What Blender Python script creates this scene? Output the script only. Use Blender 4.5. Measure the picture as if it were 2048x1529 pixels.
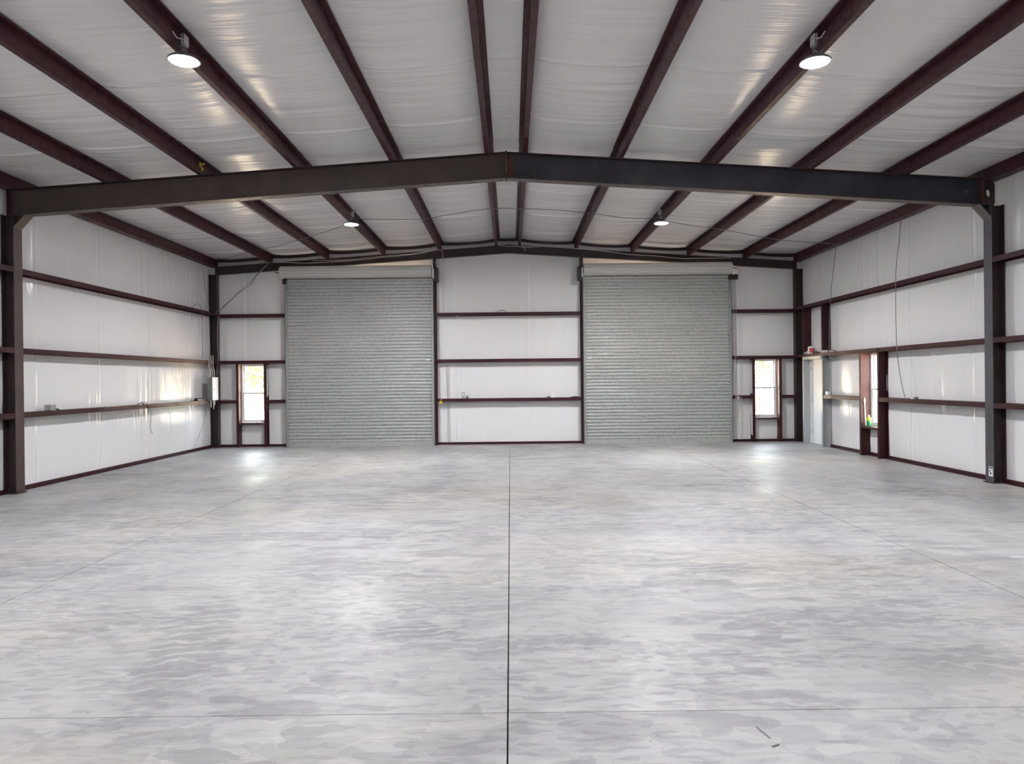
import bpy, bmesh, math, random
import numpy as np
from mathutils import Vector, Matrix, Euler
random.seed(7)
for o in list(bpy.data.objects): bpy.data.objects.remove(o)
SC = bpy.context.scene
C = SC.collection
PI = math.pi
# ---------------------------------------------------------------- camera
FPX = 1430.0
cam_d = bpy.data.cameras.new('camera'); cam = bpy.data.objects.new('camera', cam_d); C.objects.link(cam)
cam_d.sensor_fit = 'HORIZONTAL'; cam_d.sensor_width = 36.0; cam_d.lens = 36.0*FPX/2048.0
cam_d.clip_start = 0.05; cam_d.clip_end = 500
F = Vector((3.0/FPX, 1.0, -3.5/FPX)).normalized()
R0 = F.cross(Vector((0, 0, 1))).normalized(); U0 = R0.cross(F)
r = 0.0105
Rv = R0*math.cos(r) - U0*math.sin(r); Uv = U0*math.cos(r) + R0*math.sin(r)
M = Matrix((Rv, Uv, -F)).transposed().to_4x4(); M.translation = Vector((0.085, 0, 1.64))
cam.matrix_world = M
SC.camera = cam
# ---------------------------------------------------------------- world, sun, exposure
SC.view_settings.view_transform = 'Standard'
try: SC.view_settings.look = 'None'
except Exception: pass
SC.view_settings.gamma = 1.0; SC.view_settings.use_curve_mapping = False
SC.view_settings.exposure = 0.16
W = bpy.data.worlds.new('sky'); SC.world = W; W.use_nodes = True
bg = W.node_tree.nodes['Background']; bg.inputs[0].default_value = (0.86, 0.93, 1.0, 1); bg.inputs[1].default_value = 20.0
sd = bpy.data.lights.new('sun', 'SUN'); sd.energy = 160.0; sd.color = (1.0, 0.86, 0.68); sd.angle = math.radians(1.0)
sun = bpy.data.objects.new('sun', sd); C.objects.link(sun)
sun.rotation_euler = Vector((-0.12, -0.45, 0.9)).to_track_quat('Z', 'Y').to_euler()
sun.location = (0, -10, 30)
LAMP_W = 105.0
# ---------------------------------------------------------------- material helpers
def mat(name, col, rough=0.5, metal=0.0, spec=0.5):
    m = bpy.data.materials.new(name); m.use_nodes = True
    b = m.node_tree.nodes['Principled BSDF']
    b.inputs['Base Color'].default_value = (*col, 1); b.inputs['Roughness'].default_value = rough
    b.inputs['Metallic'].default_value = metal; b.inputs['Specular IOR Level'].default_value = spec
    return m
def N(m, t, **k):
    n = m.node_tree.nodes.new(t)
    for a, v in k.items(): setattr(n, a, v)
    return n
def L(m, a, b): m.node_tree.links.new(a, b)
def val(m, op, a, b=None, clamp=False):
    n = N(m, 'ShaderNodeMath', operation=op); n.use_clamp = clamp
    for i, x in enumerate((a, b)):
        if x is None: continue
        if isinstance(x, (int, float)): n.inputs[i].default_value = x
        else: L(m, x, n.inputs[i])
    return n.outputs[0]
def pos(m, scale=(1, 1, 1), loc=(0, 0, 0), rot=(0, 0, 0)):
    g = N(m, 'ShaderNodeNewGeometry'); mp = N(m, 'ShaderNodeMapping')
    mp.inputs['Scale'].default_value = scale; mp.inputs['Location'].default_value = loc; mp.inputs['Rotation'].default_value = rot
    L(m, g.outputs['Position'], mp.inputs['Vector']); return mp.outputs[0]
def noise(m, vec, sc, det=3, rough=0.5, dist=0.0):
    n = N(m, 'ShaderNodeTexNoise'); n.inputs['Scale'].default_value = sc; n.inputs['Detail'].default_value = det
    n.inputs['Roughness'].default_value = rough; n.inputs['Distortion'].default_value = dist
    L(m, vec, n.inputs['Vector']); return n.outputs['Fac']
def ramp(m, fac, stops):
    n = N(m, 'ShaderNodeValToRGB'); L(m, fac, n.inputs[0]); e = n.color_ramp.elements
    while len(e) < len(stops): e.new(0.5)
    for i, (p, c) in enumerate(stops):
        e[i].position = p; e[i].color = (*c, 1) if len(c) == 3 else c
    return n.outputs[0]
def mixc(m, fac, a, b, mode='MIX'):
    n = N(m, 'ShaderNodeMix', data_type='RGBA', blend_type=mode)
    if isinstance(fac, (int, float)): n.inputs[0].default_value = fac
    else: L(m, fac, n.inputs[0])
    for i, x in ((6, a), (7, b)):
        if isinstance(x, tuple): n.inputs[i].default_value = (*x, 1)
        else: L(m, x, n.inputs[i])
    return n.outputs[2]
def bump(m, h, dist, strength=1.0):
    n = N(m, 'ShaderNodeBump'); n.inputs['Strength'].default_value = strength; n.inputs['Distance'].default_value = dist
    L(m, h, n.inputs['Height']); return n.outputs[0]
def P(m): return m.node_tree.nodes['Principled BSDF']

# --- white vinyl insulation facing, wrinkles running along one axis
def vinyl(name, scale, col=(0.90, 0.88, 0.885), rough=0.27, bs=0.9):
    m = mat(name, col, rough, 0, 0.55)
    v = pos(m, scale)
    h = noise(m, v, 1.0, 4, 0.55)
    L(m, bump(m, h, 0.012, bs), P(m).inputs['Normal'])
    c = noise(m, pos(m, (0.5, 0.5, 0.5)), 1.0, 3)
    L(m, ramp(m, c, [(0.3, tuple(x*0.965 for x in col)), (0.7, col)]), P(m).inputs['Base Color'])
    return m
M_ROOF = vinyl('vinyl_roof', (0.7, 13.0, 0.7), rough=0.23, bs=1.0)
M_WSIDE = vinyl('vinyl_side', (1.0, 7.0, 0.5), bs=0.6)
M_WEND = vinyl('vinyl_end', (7.0, 1.0, 0.5), bs=0.6)

def steel(name, c0, c1, rough=0.45, sc=3.0, metal=0.0, spec=0.5):
    m = mat(name, c0, rough, metal, spec)
    n1 = noise(m, pos(m, (sc, sc, sc)), 1.0, 5, 0.62)
    L(m, ramp(m, n1, [(0.35, c0), (0.68, c1)]), P(m).inputs['Base Color'])
    n2 = noise(m, pos(m, (14, 14, 14)), 1.0, 2)
    L(m, ramp(m, n2, [(0.3, (rough-0.08,)*3), (0.7, (rough+0.12,)*3)]), P(m).inputs['Roughness'])
    return m
M_RED = steel('red_oxide_primer', (0.036, 0.0085, 0.0115), (0.050, 0.0120, 0.0150), 0.46, spec=0.28)
M_BROWN = steel('mill_brown_steel', (0.050, 0.035, 0.030), (0.075, 0.052, 0.042), 0.45, 2.2)
M_BLUE = steel('mill_blue_black_steel', (0.017, 0.018, 0.026), (0.032, 0.032, 0.043), 0.42, 2.2)
M_COL = steel('column_black_red', (0.022, 0.012, 0.013), (0.040, 0.020, 0.018), 0.5)
M_COLF = steel('column_flange_grey', (0.060, 0.058, 0.066), (0.085, 0.080, 0.088), 0.45, 1.5)
M_COLB = steel('column_flange_brown', (0.062, 0.038, 0.036), (0.085, 0.056, 0.052), 0.45, 1.5)
M_RUST = steel('rust', (0.12, 0.045, 0.02), (0.05, 0.022, 0.015), 0.6, 8)
M_BLACK = mat('black_paint', (0.012, 0.011, 0.012), 0.45)
M_GREY = steel('grey_door_paint', (0.37, 0.38, 0.36), (0.40, 0.41, 0.39), 0.27, 1.2)
M_GUIDE = mat('guide_grey', (0.27, 0.28, 0.28), 0.4)
M_COIL = steel('light_coil_paint', (0.56, 0.55, 0.525), (0.60, 0.59, 0.565), 0.38, 1.2)
M_GALV = mat('galvanised', (0.42, 0.43, 0.44), 0.35, 0.6)
M_JAMB = mat('light_grey_frame_paint', (0.40, 0.42, 0.43), 0.4)
M_WHITE = mat('white_paint', (0.88, 0.88, 0.88), 0.4)
M_WVIN = mat('white_window_vinyl', (0.78, 0.78, 0.80), 0.35)
M_CABLE = mat('grey_cable', (0.20, 0.185, 0.18), 0.5)
M_CABLEW = mat('white_cable', (0.55, 0.52, 0.50), 0.45)
M_YEL = mat('yellow_plastic', (0.62, 0.42, 0.03), 0.4)
M_BRASS = mat('brass', (0.55, 0.40, 0.10), 0.3, 0.8)
M_PANEL = mat('panel_grey', (0.16, 0.17, 0.18), 0.45)
M_CHALK = mat('chalk', (0.14, 0.14, 0.16), 0.9)
M_FACE2 = mat('insulation_outer', (0.35, 0.35, 0.35), 0.9)
# --- concrete
def concrete():
    m = mat('concrete', (0.55, 0.54, 0.53), 0.5, 0, 0.32)
    base = noise(m, pos(m, (0.38, 0.22, 1)), 1.0, 5, 0.6, 0.6)
    c = ramp(m, base, [(0.30, (0.295, 0.291, 0.299)), (0.48, (0.368, 0.360, 0.363)), (0.70, (0.44, 0.429, 0.425))])
    warm = noise(m, pos(m, (0.25, 0.5, 1), (3.3, 7.7, 0)), 1.0, 3, 0.55, 0.3)
    wf = ramp(m, warm, [(0.50, (0, 0, 0)), (0.66, (1, 1, 1))])
    c = mixc(m, wf, c, mixc(m, 1.0, c, (1.05, 1.0, 0.925), 'MULTIPLY'))
    # trowel / smear flakes
    wp = N(m, 'ShaderNodeTexNoise'); wp.inputs['Scale'].default_value = 3.0; wp.inputs['Detail'].default_value = 2
    L(m, pos(m), wp.inputs['Vector'])
    def flakes(scale, rot, seed, lo, hi, mn, amt, msc):
        nonlocal c
        mp = pos(m, scale, (seed, seed*1.7, 0), (0, 0, rot))
        ad = N(m, 'ShaderNodeVectorMath', operation='MULTIPLY_ADD')
        L(m, wp.outputs['Color'], ad.inputs[0]); ad.inputs[1].default_value = (1.9, 1.9, 0); L(m, mp, ad.inputs[2])
        vo = N(m, 'ShaderNodeTexVoronoi', voronoi_dimensions='2D'); vo.inputs['Scale'].default_value = 1.0
        vo.inputs['Randomness'].default_value = 1.0
        L(m, ad.outputs[0], vo.inputs['Vector'])
        sep = N(m, 'ShaderNodeSeparateColor'); L(m, vo.outputs['Color'], sep.inputs[0])
        f1 = ramp(m, sep.outputs[0], [(lo, (0, 0, 0)), (hi, (1, 1, 1))])
        mk = noise(m, pos(m, msc, (seed*2.3, seed, 0)), 1.0, 3, 0.6, 0.3)
        f2 = ramp(m, mk, [(mn, (0, 0, 0)), (mn+0.14, (1, 1, 1))])
        f = val(m, 'MULTIPLY', f1, f2)
        c = mixc(m, val(m, 'MULTIPLY', f, 0.9), c, mixc(m, 1.0, c, amt, 'MULTIPLY'))
    flakes((2.2, 4.5, 1), 0.1, 5.5, 0.60, 0.64, 0.42, (0.90, 0.90, 0.915), (0.4, 0.4, 1))
    flakes((5.0, 9.0, 1), 0.15, 4.1, 0.60, 0.64, 0.40, (0.86, 0.865, 0.88), (0.45, 0.45, 1))
    flakes((3.4, 11.0, 1), -0.2, 9.3, 0.62, 0.66, 0.44, (0.76, 0.765, 0.78), (0.6, 0.5, 1))
    flakes((9.0, 14.0, 1), 0.4, 2.7, 0.62, 0.66, 0.40, (1.10, 1.10, 1.10), (0.6, 0.6, 1))
    flakes((11.0, 32.0, 1), 0.05, 6.2, 0.66, 0.70, 0.42, (0.80, 0.81, 0.82), (0.5, 0.8, 1))
    flakes((16.0, 26.0, 1), -0.3, 7.9, 0.70, 0.74, 0.45, (0.84, 0.84, 0.85), (0.7, 0.8, 1))
    stk = noise(m, pos(m, (2.0, 16.0, 1)), 1.0, 5, 0.65, 0.8)
    c = mixc(m, 1.0, c, ramp(m, stk, [(0.30, (0.88, 0.885, 0.895)), (0.50, (1.0, 1.0, 1.0)), (0.72, (1.07, 1.07, 1.065))]), 'MULTIPLY')
    # tyre tread marks: (x, y, half length, half width, direction, stripe frequency, darkness)
    marks = [(-0.57, 4.67, .30, .17, 0.2, 12, .30), (-0.81, 8.30, .38, .14, 0.0, 9, .30), (-3.0, 7.6, 1.5, .28, 0.08, 7, .24),
             (1.85, 6.15, .40, .22, 0.1, 9, .34), (-1.95, 4.5, .28, 1.1, 0.22, 8, .22), (-1.45, 6.35, .75, .35, 0.1, 7, .18),
             (0.15, 4.45, .9, .16, 0.05, 7, .20), (2.05, 4.85, 1.1, .20, -0.05, 6, .22), (-4.0, 6.35, .75, .45, 0.1, 7, .22),
             (1.5, 3.65, .35, .14, -0.2, 7, .20), (-0.2, 5.4, .75, .5, 0.1, 9, .14), (2.8, 4.1, .6, .25, -0.1, 6, .2),
             (1.2, 7.9, .9, .35, 0.0, 7, .14)]
    g = N(m, 'ShaderNodeNewGeometry')
    wob = noise(m, pos(m, (5, 5, 1)), 1.0, 3)
    rag = noise(m, pos(m, (9, 11, 1), (1, 2, 0)), 1.0, 3, 0.6)
    for x, y, a, b, th, fr, dk in marks:
        mp = N(m, 'ShaderNodeMapping', vector_type='TEXTURE'); mp.inputs['Location'].default_value = (x, y, 0)
        mp.inputs['Rotation'].default_value = (0, 0, th); mp.inputs['Scale'].default_value = (a, b, 1)
        L(m, g.outputs['Position'], mp.inputs['Vector'])
        sp = N(m, 'ShaderNodeSeparateXYZ'); L(m, mp.outputs[0], sp.inputs[0])
        rr = val(m, 'ADD', val(m, 'POWER', sp.outputs[0], 2), val(m, 'POWER', sp.outputs[1], 2))
        rr = val(m, 'ADD', rr, val(m, 'MULTIPLY', val(m, 'SUBTRACT', rag, 0.5), 2.0))
        msk = ramp(m, rr, [(0.55, (1, 1, 1)), (0.95, (0, 0, 0))])
        # chevron stripes across the track
        yy = val(m, 'MULTIPLY', sp.outputs[1], b*fr*2.0*PI)
        xx = val(m, 'MULTIPLY', val(m, 'ABSOLUTE', sp.outputs[0]), a*2.5)
        ph = val(m, 'ADD', val(m, 'ADD', yy, xx), val(m, 'MULTIPLY', wob, 14.0))
        st = ramp(m, val(m, 'MULTIPLY_ADD', val(m, 'SINE', ph), 0.5), [(0.10, (0, 0, 0)), (0.32, (1, 1, 1))])
        f = val(m, 'MULTIPLY', val(m, 'MULTIPLY', msk, st), dk*2.3)
        c = mixc(m, f, c, (0.19, 0.187, 0.20))
    fine = noise(m, pos(m, (60, 60, 1)), 1.0, 4, 0.7)
    c = mixc(m, 0.5, c, mixc(m, 1.0, c, ramp(m, fine, [(0.25, (0.88,)*3), (0.6, (1.06,)*3)]), 'MULTIPLY'))
    vo = N(m, 'ShaderNodeTexVoronoi', voronoi_dimensions='2D'); vo.inputs['Scale'].default_value = 1.3
    L(m, pos(m), vo.inputs['Vector'])
    c = mixc(m, ramp(m, vo.outputs['Distance'], [(0.006, (0.8,)*3), (0.012, (0, 0, 0))]), c, (0.16, 0.16, 0.16))
    L(m, c, P(m).inputs['Base Color'])
    rn = noise(m, pos(m, (1.1, 0.8, 1)), 1.0, 5, 0.65)
    L(m, ramp(m, rn, [(0.35, (0.32,)*3), (0.62, (0.55,)*3)]), P(m).inputs['Roughness'])
    bn = noise(m, pos(m, (3.5, 5.0, 1)), 1.0, 5, 0.6)
    L(m, bump(m, bn, 0.004, 0.5), P(m).inputs['Normal'])
    return m
M_FLOOR = concrete()
M_JOINT = mat('joint_dark', (0.09, 0.085, 0.08), 0.9)

# ---------------------------------------------------------------- mesh helpers
class MB:
    def __init__(s): s.v = []; s.f = []; s.mi = []
    def add(s, vs, fs, mi=0):
        o = len(s.v); s.v += [tuple(p) for p in vs]; s.f += [tuple(i+o for i in f) for f in fs]; s.mi += [mi]*len(fs); return s
    def box(s, x0, x1, y0, y1, z0, z1, mi=0):
        x0, x1 = sorted((x0, x1)); y0, y1 = sorted((y0, y1)); z0, z1 = sorted((z0, z1))
        return s.add([(x0, y0, z0), (x1, y0, z0), (x1, y1, z0), (x0, y1, z0), (x0, y0, z1), (x1, y0, z1), (x1, y1, z1), (x0, y1, z1)],
                     [(0, 3, 2, 1), (4, 5, 6, 7), (0, 1, 5, 4), (1, 2, 6, 5), (2, 3, 7, 6), (3, 0, 4, 7)], mi)
    def sweep(s, prof, pts, ax, mi=0):
        """prof: 2D polygon (a, b); pts: list of positions; ax=(A, B) unit vectors of the profile plane"""
        n = len(prof); A, B = Vector(ax[0]), Vector(ax[1]); vs = []
        for p in pts: vs += [Vector(p)+A*a+B*b for a, b in prof]
        fs = []
        for k in range(len(pts)-1):
            for i in range(n):
                j = (i+1) % n; fs.append((k*n+i, k*n+j, (k+1)*n+j, (k+1)*n+i))
        fs.append(tuple(range(n))[::-1]); fs.append(tuple(range((len(pts)-1)*n, len(pts)*n)))
        return s.add(vs, fs, mi)
    def tube(s, pts, rad, n=6, mi=0):
        pts = [Vector(p) for p in pts]; vs = []; up = None
        for i, p in enumerate(pts):
            d = (pts[min(i+1, len(pts)-1)]-pts[max(i-1, 0)]).normalized()
            if up is None:
                up = Vector((0, 0, 1)) if abs(d.z) < 0.9 else Vector((0, 1, 0))
            a = d.cross(up).normalized(); up = a.cross(d).normalized()
            vs += [p+(a*math.cos(2*PI*k/n)+up*math.sin(2*PI*k/n))*rad for k in range(n)]
        fs = []
        for i in range(len(pts)-1):
            for k in range(n):
                j = (k+1) % n; fs.append((i*n+k, i*n+j, (i+1)*n+j, (i+1)*n+k))
        fs.append(tuple(range(n))[::-1]); fs.append(tuple(range((len(pts)-1)*n, len(pts)*n)))
        return s.add(vs, fs, mi)
    def lathe(s, prof, c, n=24, axis='z', mi=0):
        vs = []
        for rr, h in prof:
            for k in range(n):
                a = 2*PI*k/n; x, y = rr*math.cos(a), rr*math.sin(a)
                q = (x, y, h) if axis == 'z' else ((h, x, y) if axis == 'x' else (x, h, y))
                vs.append((c[0]+q[0], c[1]+q[1], c[2]+q[2]))
        m_ = len(prof); fs = []
        for i in range(m_-1):
            for k in range(n):
                j = (k+1) % n; fs.append((i*n+k, i*n+j, (i+1)*n+j, (i+1)*n+k))
        fs.append(tuple(range(n))[::-1]); fs.append(tuple(range((m_-1)*n, m_*n)))
        return s.add(vs, fs, mi)
    def mesh(s, name, mats, smooth=False, bevel=0):
        me = bpy.data.meshes.new(name)
        me.from_pydata(s.v, [], s.f)
        if not isinstance(mats, (list, tuple)): mats = [mats]
        for m in mats: me.materials.append(m)
        me.polygons.foreach_set('material_index', s.mi)
        bm = bmesh.new(); bm.from_mesh(me); bmesh.ops.recalc_face_normals(bm, faces=bm.faces)
        if bevel:
            bmesh.ops.bevel(bm, geom=[e for e in bm.edges if e.calc_face_angle(0) > 0.5], offset=bevel, segments=2, affect='EDGES', profile=0.6)
        bm.to_mesh(me); bm.free()
        if smooth:
            me.polygons.foreach_set('use_smooth', [True]*len(me.polygons))
            try: me.set_sharp_from_angle(angle=math.radians(38))
            except Exception: pass
        return me
    def build(s, name, mats, parent=None, smooth=False, bevel=0):
        return link(name, s.mesh(name, mats, smooth, bevel), parent)
def link(name, data, parent=None):
    o = bpy.data.objects.new(name, data); C.objects.link(o)
    if parent is not None:
        o.parent = parent; o.matrix_parent_inverse = parent.matrix_basis.inverted()
    return o
def tag(o, label=None, cat=None, group=None, kind=None):
    if label: o['label'] = label
    if cat: o['category'] = cat
    if group: o['group'] = group
    if kind: o['kind'] = kind
    return o
def thing(name, label, cat, loc=(0, 0, 0), group=None):
    o = bpy.data.objects.new(name, None); C.objects.link(o); o.location = loc; o.empty_display_size = 0.1
    return tag(o, label, cat, group)
def struct(name, label=None, cat=None, loc=(0, 0, 0)):
    o = bpy.data.objects.new(name, None); C.objects.link(o); o.location = loc; o.empty_display_size = 0.1
    return tag(o, label, cat, None, 'structure')

# ---------------------------------------------------------------- noise for wrinkled sheets
RS = np.random.RandomState(11)
def vn(u, v, seed):
    rs = np.random.RandomState(seed); T = rs.rand(256, 256)*2-1
    iu = np.floor(u).astype(int); iv = np.floor(v).astype(int); fu = u-iu; fv = v-iv
    fu = fu*fu*(3-2*fu); fv = fv*fv*(3-2*fv)
    g = lambda a, b: T[a % 256, b % 256]
    return (g(iu, iv)*(1-fu)+g(iu+1, iv)*fu)*(1-fv)+(g(iu, iv+1)*(1-fu)+g(iu+1, iv+1)*fu)*fv

# dimensions
HX = 7.61          # wall facing
GI = 7.39          # inner plane of girts and columns
YB = 18.45         # end wall facing
YG = 18.25         # inner plane of end wall girts
YR = -3.9          # rear end wall (behind the camera)
XC = 0.055; SL = 0.0655
ZR = 5.10          # rafter top at ridge
YM = 10.90         # intermediate frame
def zr(x): return ZR-SL*abs(x-XC)
PX = [0.26+1.445*k for k in range(5)]     # purlin web offsets from ridge
G1, G2, G3 = 3.40, 2.20, 1.20

def coords(a, b, step, extra=()):
    n = max(1, int(round((b-a)/step))); c = list(np.linspace(a, b, n+1))
    for e in extra:
        if a < e < b:
            c = [t for t in c if abs(t-e) > step*0.45 or t in (a, b)]+[e]
    return np.array(sorted(c))
def sheet(name, us, vs, fn, holes, mats, outward, parent=None, ridge=()):
    U, V = np.meshgrid(us, vs, indexing='ij'); Pp = np.broadcast_arrays(*fn(U, V))
    nu, nv = len(us), len(vs); pts = np.stack(Pp, -1).reshape(-1, 3)
    uc = (us[:-1]+us[1:])/2; vc = (vs[:-1]+vs[1:])/2
    UU, VV = np.meshgrid(uc, vc, indexing='ij'); keep = np.ones(UU.shape, bool)
    for (a, b, c_, d) in holes: keep &= ~((UU > a) & (UU < b) & (VV > c_) & (VV < d))
    I, J = np.nonzero(keep)
    q = np.stack([I*nv+J, (I+1)*nv+J, (I+1)*nv+J+1, I*nv+J+1], -1)
    # outer skin: coarse, same holes
    hu = sorted({us[0], us[-1], *ridge, *[x for h in holes for x in h[:2] if us[0] < x < us[-1]]})
    hv = sorted({vs[0], vs[-1], *[x for h in holes for x in h[2:] if vs[0] < x < vs[-1]]})
    mb_v = [tuple(p) for p in pts]; faces = [tuple(int(i) for i in f) for f in q]; mi = [0]*len(faces)
    o = len(mb_v); U2, V2 = np.meshgrid(np.array(hu), np.array(hv), indexing='ij'); P2 = np.broadcast_arrays(*fn(U2, V2, True))
    p2 = np.stack(P2, -1).reshape(-1, 3)+np.array(outward)*0.10
    mb_v += [tuple(p) for p in p2]; m2 = len(hv)
    for i in range(len(hu)-1):
        for j in range(m2-1):
            cu, cv = (hu[i]+hu[i+1])/2, (hv[j]+hv[j+1])/2
            if any(a < cu < b and c_ < cv < d for a, b, c_, d in holes): continue
            faces.append((o+i*m2+j, o+(i+1)*m2+j, o+(i+1)*m2+j+1, o+i*m2+j+1)); mi.append(1)
    me = bpy.data.meshes.new(name); me.from_pydata(mb_v, [], faces)
    for m in mats: me.materials.append(m)
    me.polygons.foreach_set('material_index', mi); me.polygons.foreach_set('use_smooth', [True]*len(faces))
    me.update()
    return tag(link(name, me, parent), kind='structure')
def seams(t, pitch, off, w):
    d = (t-off) % pitch; d = np.minimum(d, pitch-d); return np.exp(-(d/w)**2)
def pillow(z, lv, depth):
    out = np.zeros_like(z)
    for a, b in zip(lv[:-1], lv[1:]):
        t = np.clip((z-a)/(b-a), 0, 1); out = np.where((z >= a) & (z <= b), 1-(2*t-1)**4, out)
    return out*depth
def wrinkle(u, z, lv, seed):
    d = pillow(z, lv, 0.022)
    near = np.zeros_like(z)
    for l_ in lv[1:-1]: near += np.exp(-((z-l_-0.08)/0.20)**2)+0.7*np.exp(-((l_-z)/0.22)**2)*(z < l_)
    gate = np.clip((vn(u/0.55, z/1.1, seed+5)-0.05)*2.2, 0, 1)
    d = d+gate*(0.30+0.8*near)*(0.015*vn(u/0.13+0.12*z, z/1.4, seed)+0.006*vn(u/0.06+0.2*z, z/0.8, seed+1))
    fold = np.abs(vn(u/0.42+0.10*vn(u/2, z/0.7, seed+8), z/3.0, seed+7)); d = d-0.006*np.exp(-(fold/0.05)**2)*np.clip(vn(u/1.7, z/0.9, seed+9)+0.2, 0, 1)
    d += 0.020*vn(u/0.75, z/1.3, seed+2)*np.clip(pillow(z, lv, 1.0), 0, 1)
    d += seams(u, 1.83, 0.55, 0.022)*0.014 - seams(u, 1.83, 0.62, 0.03)*0.007
    return d
LV = [0.0, G3-0.03, G2-0.03, G1-0.03, 4.75]
# ---------------------------------------------------------------- ceiling
def ceil_z(x):
    a = np.abs(x-XC); z = ZR+0.218-SL*a
    lines = [-0.26]+PX+[7.45]
    s = np.zeros_like(a)
    for p, q in zip(lines[:-1], lines[1:]):
        t = np.clip((a-p)/(q-p), 0, 1); sag = 0.05 if q-p > 1 else 0.028
        s = np.where((a >= p) & (a <= q), sag*(1-np.abs(2*t-1)**2.6), s)
    return z, s
def f_ceil(x, y, flat=False):
    z, s = ceil_z(x)
    if flat: return (x, y, z+0.02)
    env = np.clip((s-0.008)/0.025, 0, 1)
    amp = 0.30+0.8*np.clip(vn(x/1.45, y/1.1, 31)+0.2, 0, 1)
    d = env*amp*(0.011*vn(x/1.3+40, y/0.16, 32)+0.006*vn(x/0.8, y/0.07, 33))
    d += env*0.014*vn(x/1.6, y/0.8, 34)
    d -= env*(seams(y, 1.86, 0.62, 0.03)*0.018)
    return (x, y, z-s+d)
ux = coords(-HX, HX, 0.10, [XC+sg*p for p in PX for sg in (-1, 1)]+[XC]); vy = coords(YR, YB, 0.022)
sheet('ceiling', ux, vy, f_ceil, [], [M_ROOF, M_FACE2], (0, 0, 1), ridge=(XC,))

# ---------------------------------------------------------------- openings
WINL = (-6.85, -6.21); WINR = (6.335, 6.95); WZ = (0.62, 2.135)
DL = (-5.58, -1.88); DR = (1.97, 5.67); DZ = 4.27
WS = (14.24, 14.90)                 # side window, along Y
WD = (16.78, 17.78)                 # walk door, along Y
def f_left(y, z, flat=False):
    d = 0 if flat else wrinkle(y, z, LV, 50); return (-HX+d, y, z)
def f_right(y, z, flat=False):
    d = 0 if flat else wrinkle(y, z, LV, 60); return (HX-d, y, z)
def f_back(x, z, flat=False):
    d = 0 if flat else wrinkle(x, z, LV[:-1]+[5.3], 70); return (x, YB-d, z)
def f_front(x, z, flat=False): return (x, YR+0*x, z)
vz = coords(0, 4.88, 0.09, [0.62, 2.135, 2.07, G1-0.03, G2-0.03, G3-0.03])
ys = coords(YR, YB+0.02, 0.026, [WS[0], WS[1], WD[0], WD[1]])
sheet('wall_left', ys, vz, f_left, [], [M_WSIDE, M_FACE2], (-1, 0, 0))
sheet('wall_right', ys, vz, f_right, [(WS[0], WS[1], 0.62, 2.135), (WD[0], WD[1], -1, 2.07)], [M_WSIDE, M_FACE2], (1, 0, 0))
vz2 = coords(0, 5.32, 0.09, [0.62, 2.135, DZ, G1-0.03, G2-0.03, G3-0.03])
xs = coords(-HX, HX, 0.026, [*WINL, *WINR, *DL, *DR])
bh = [(WINL[0], WINL[1], 0.62, 2.135), (WINR[0], WINR[1], 0.62, 2.135), (DL[0], DL[1], -1, DZ), (DR[0], DR[1], -1, DZ)]
sheet('wall_back', xs, vz2, f_back, bh, [M_WEND, M_FACE2], (0, 1, 0))
sheet('wall_front', coords(-HX, HX, 0.5), coords(0, 5.32, 0.5), f_front, [], [M_WEND, M_FACE2], (0, -1, 0))

# ---------------------------------------------------------------- floor: sub-base and saw-cut slabs
flo = struct('floor', 'pale grey polished concrete floor slab with saw-cut joints')
MB().box(-HX-0.1, HX+0.1, YR-0.1, YB+0.15, -0.16, -0.025).build('joint_bed', M_JOINT, flo)
jx = [-HX-0.1, -3.76, 0.055, 3.84, HX+0.1]; jy = [YR-0.1, 3.52, YB+0.15]
for i in range(4):
    for j in range(2):
        hx = 0.0038; hy = 0.0032
        a = jx[i]+(hx if i else 0); b = jx[i+1]-(hx if i < 3 else 0)
        c_ = jy[j]+(hy if j else 0); d = jy[j+1]-(hy if j < 1 else 0)
        MB().box(a, b, c_, d, -0.15, 0.0).build('concrete_slab', M_FLOOR, flo)

# ---------------------------------------------------------------- steel sections
def c_prof(d, w, t=0.006, lip=0.018):
    """C section: web along a (0..d), flanges towards +b"""
    return [(0, 0), (d, 0), (d, w), (d-lip, w), (d-lip, w-t), (d-t, w-t), (d-t, t), (t, t), (t, w-t), (lip, w-t), (lip, w), (0, w)]
def girt_side(name, label, sgn, y0, y1, zt, group):
    # Z girt: web horizontal at the top of the inner flange, inner flange hangs down
    t = 0.005; w = 0.2; h = 0.08
    prof = [(0, -h), (t, -h), (t, -t), (w-t, -t), (w-t, -h), (w, -h), (w, 0), (0, 0)]
    m = MB().sweep(prof, [(sgn*GI, y0, zt), (sgn*GI, y1, zt)], ((sgn, 0, 0), (0, 0, 1)))
    return tag(m.build(name, M_RED), label, 'girt', group)
def girt_end(name, label, x0, x1, zt, group):
    t = 0.005; w = 0.185; h = 0.08
    prof = [(0, -h), (t, -h), (t, -t), (w-t, -t), (w-t, -h), (w, -h), (w, 0), (0, 0)]
    m = MB().sweep(prof, [(x0, YG, zt), (x1, YG, zt)], ((0, 1, 0), (0, 0, 1)))
    return tag(m.build(name, M_RED), label, 'girt', group)
lvn = [(3.43, 'top'), (2.21, 'middle'), (1.22, 'bottom')]
for sgn, sd_ in ((-1, 'left'), (1, 'right')):
    for z, nm in lvn:
        girt_side('wall_girt', f'{nm} maroon steel girt on {sd_} wall, nearest camera, outside the {sd_} column', sgn, YR+0.02, YM-0.1, z, 'side wall girts')
for z, nm in lvn:
    girt_side('wall_girt', f'{nm} maroon steel girt along left wall between left column and far corner', -1, YM+0.1, YG-0.0, z, 'side wall girts')
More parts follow.
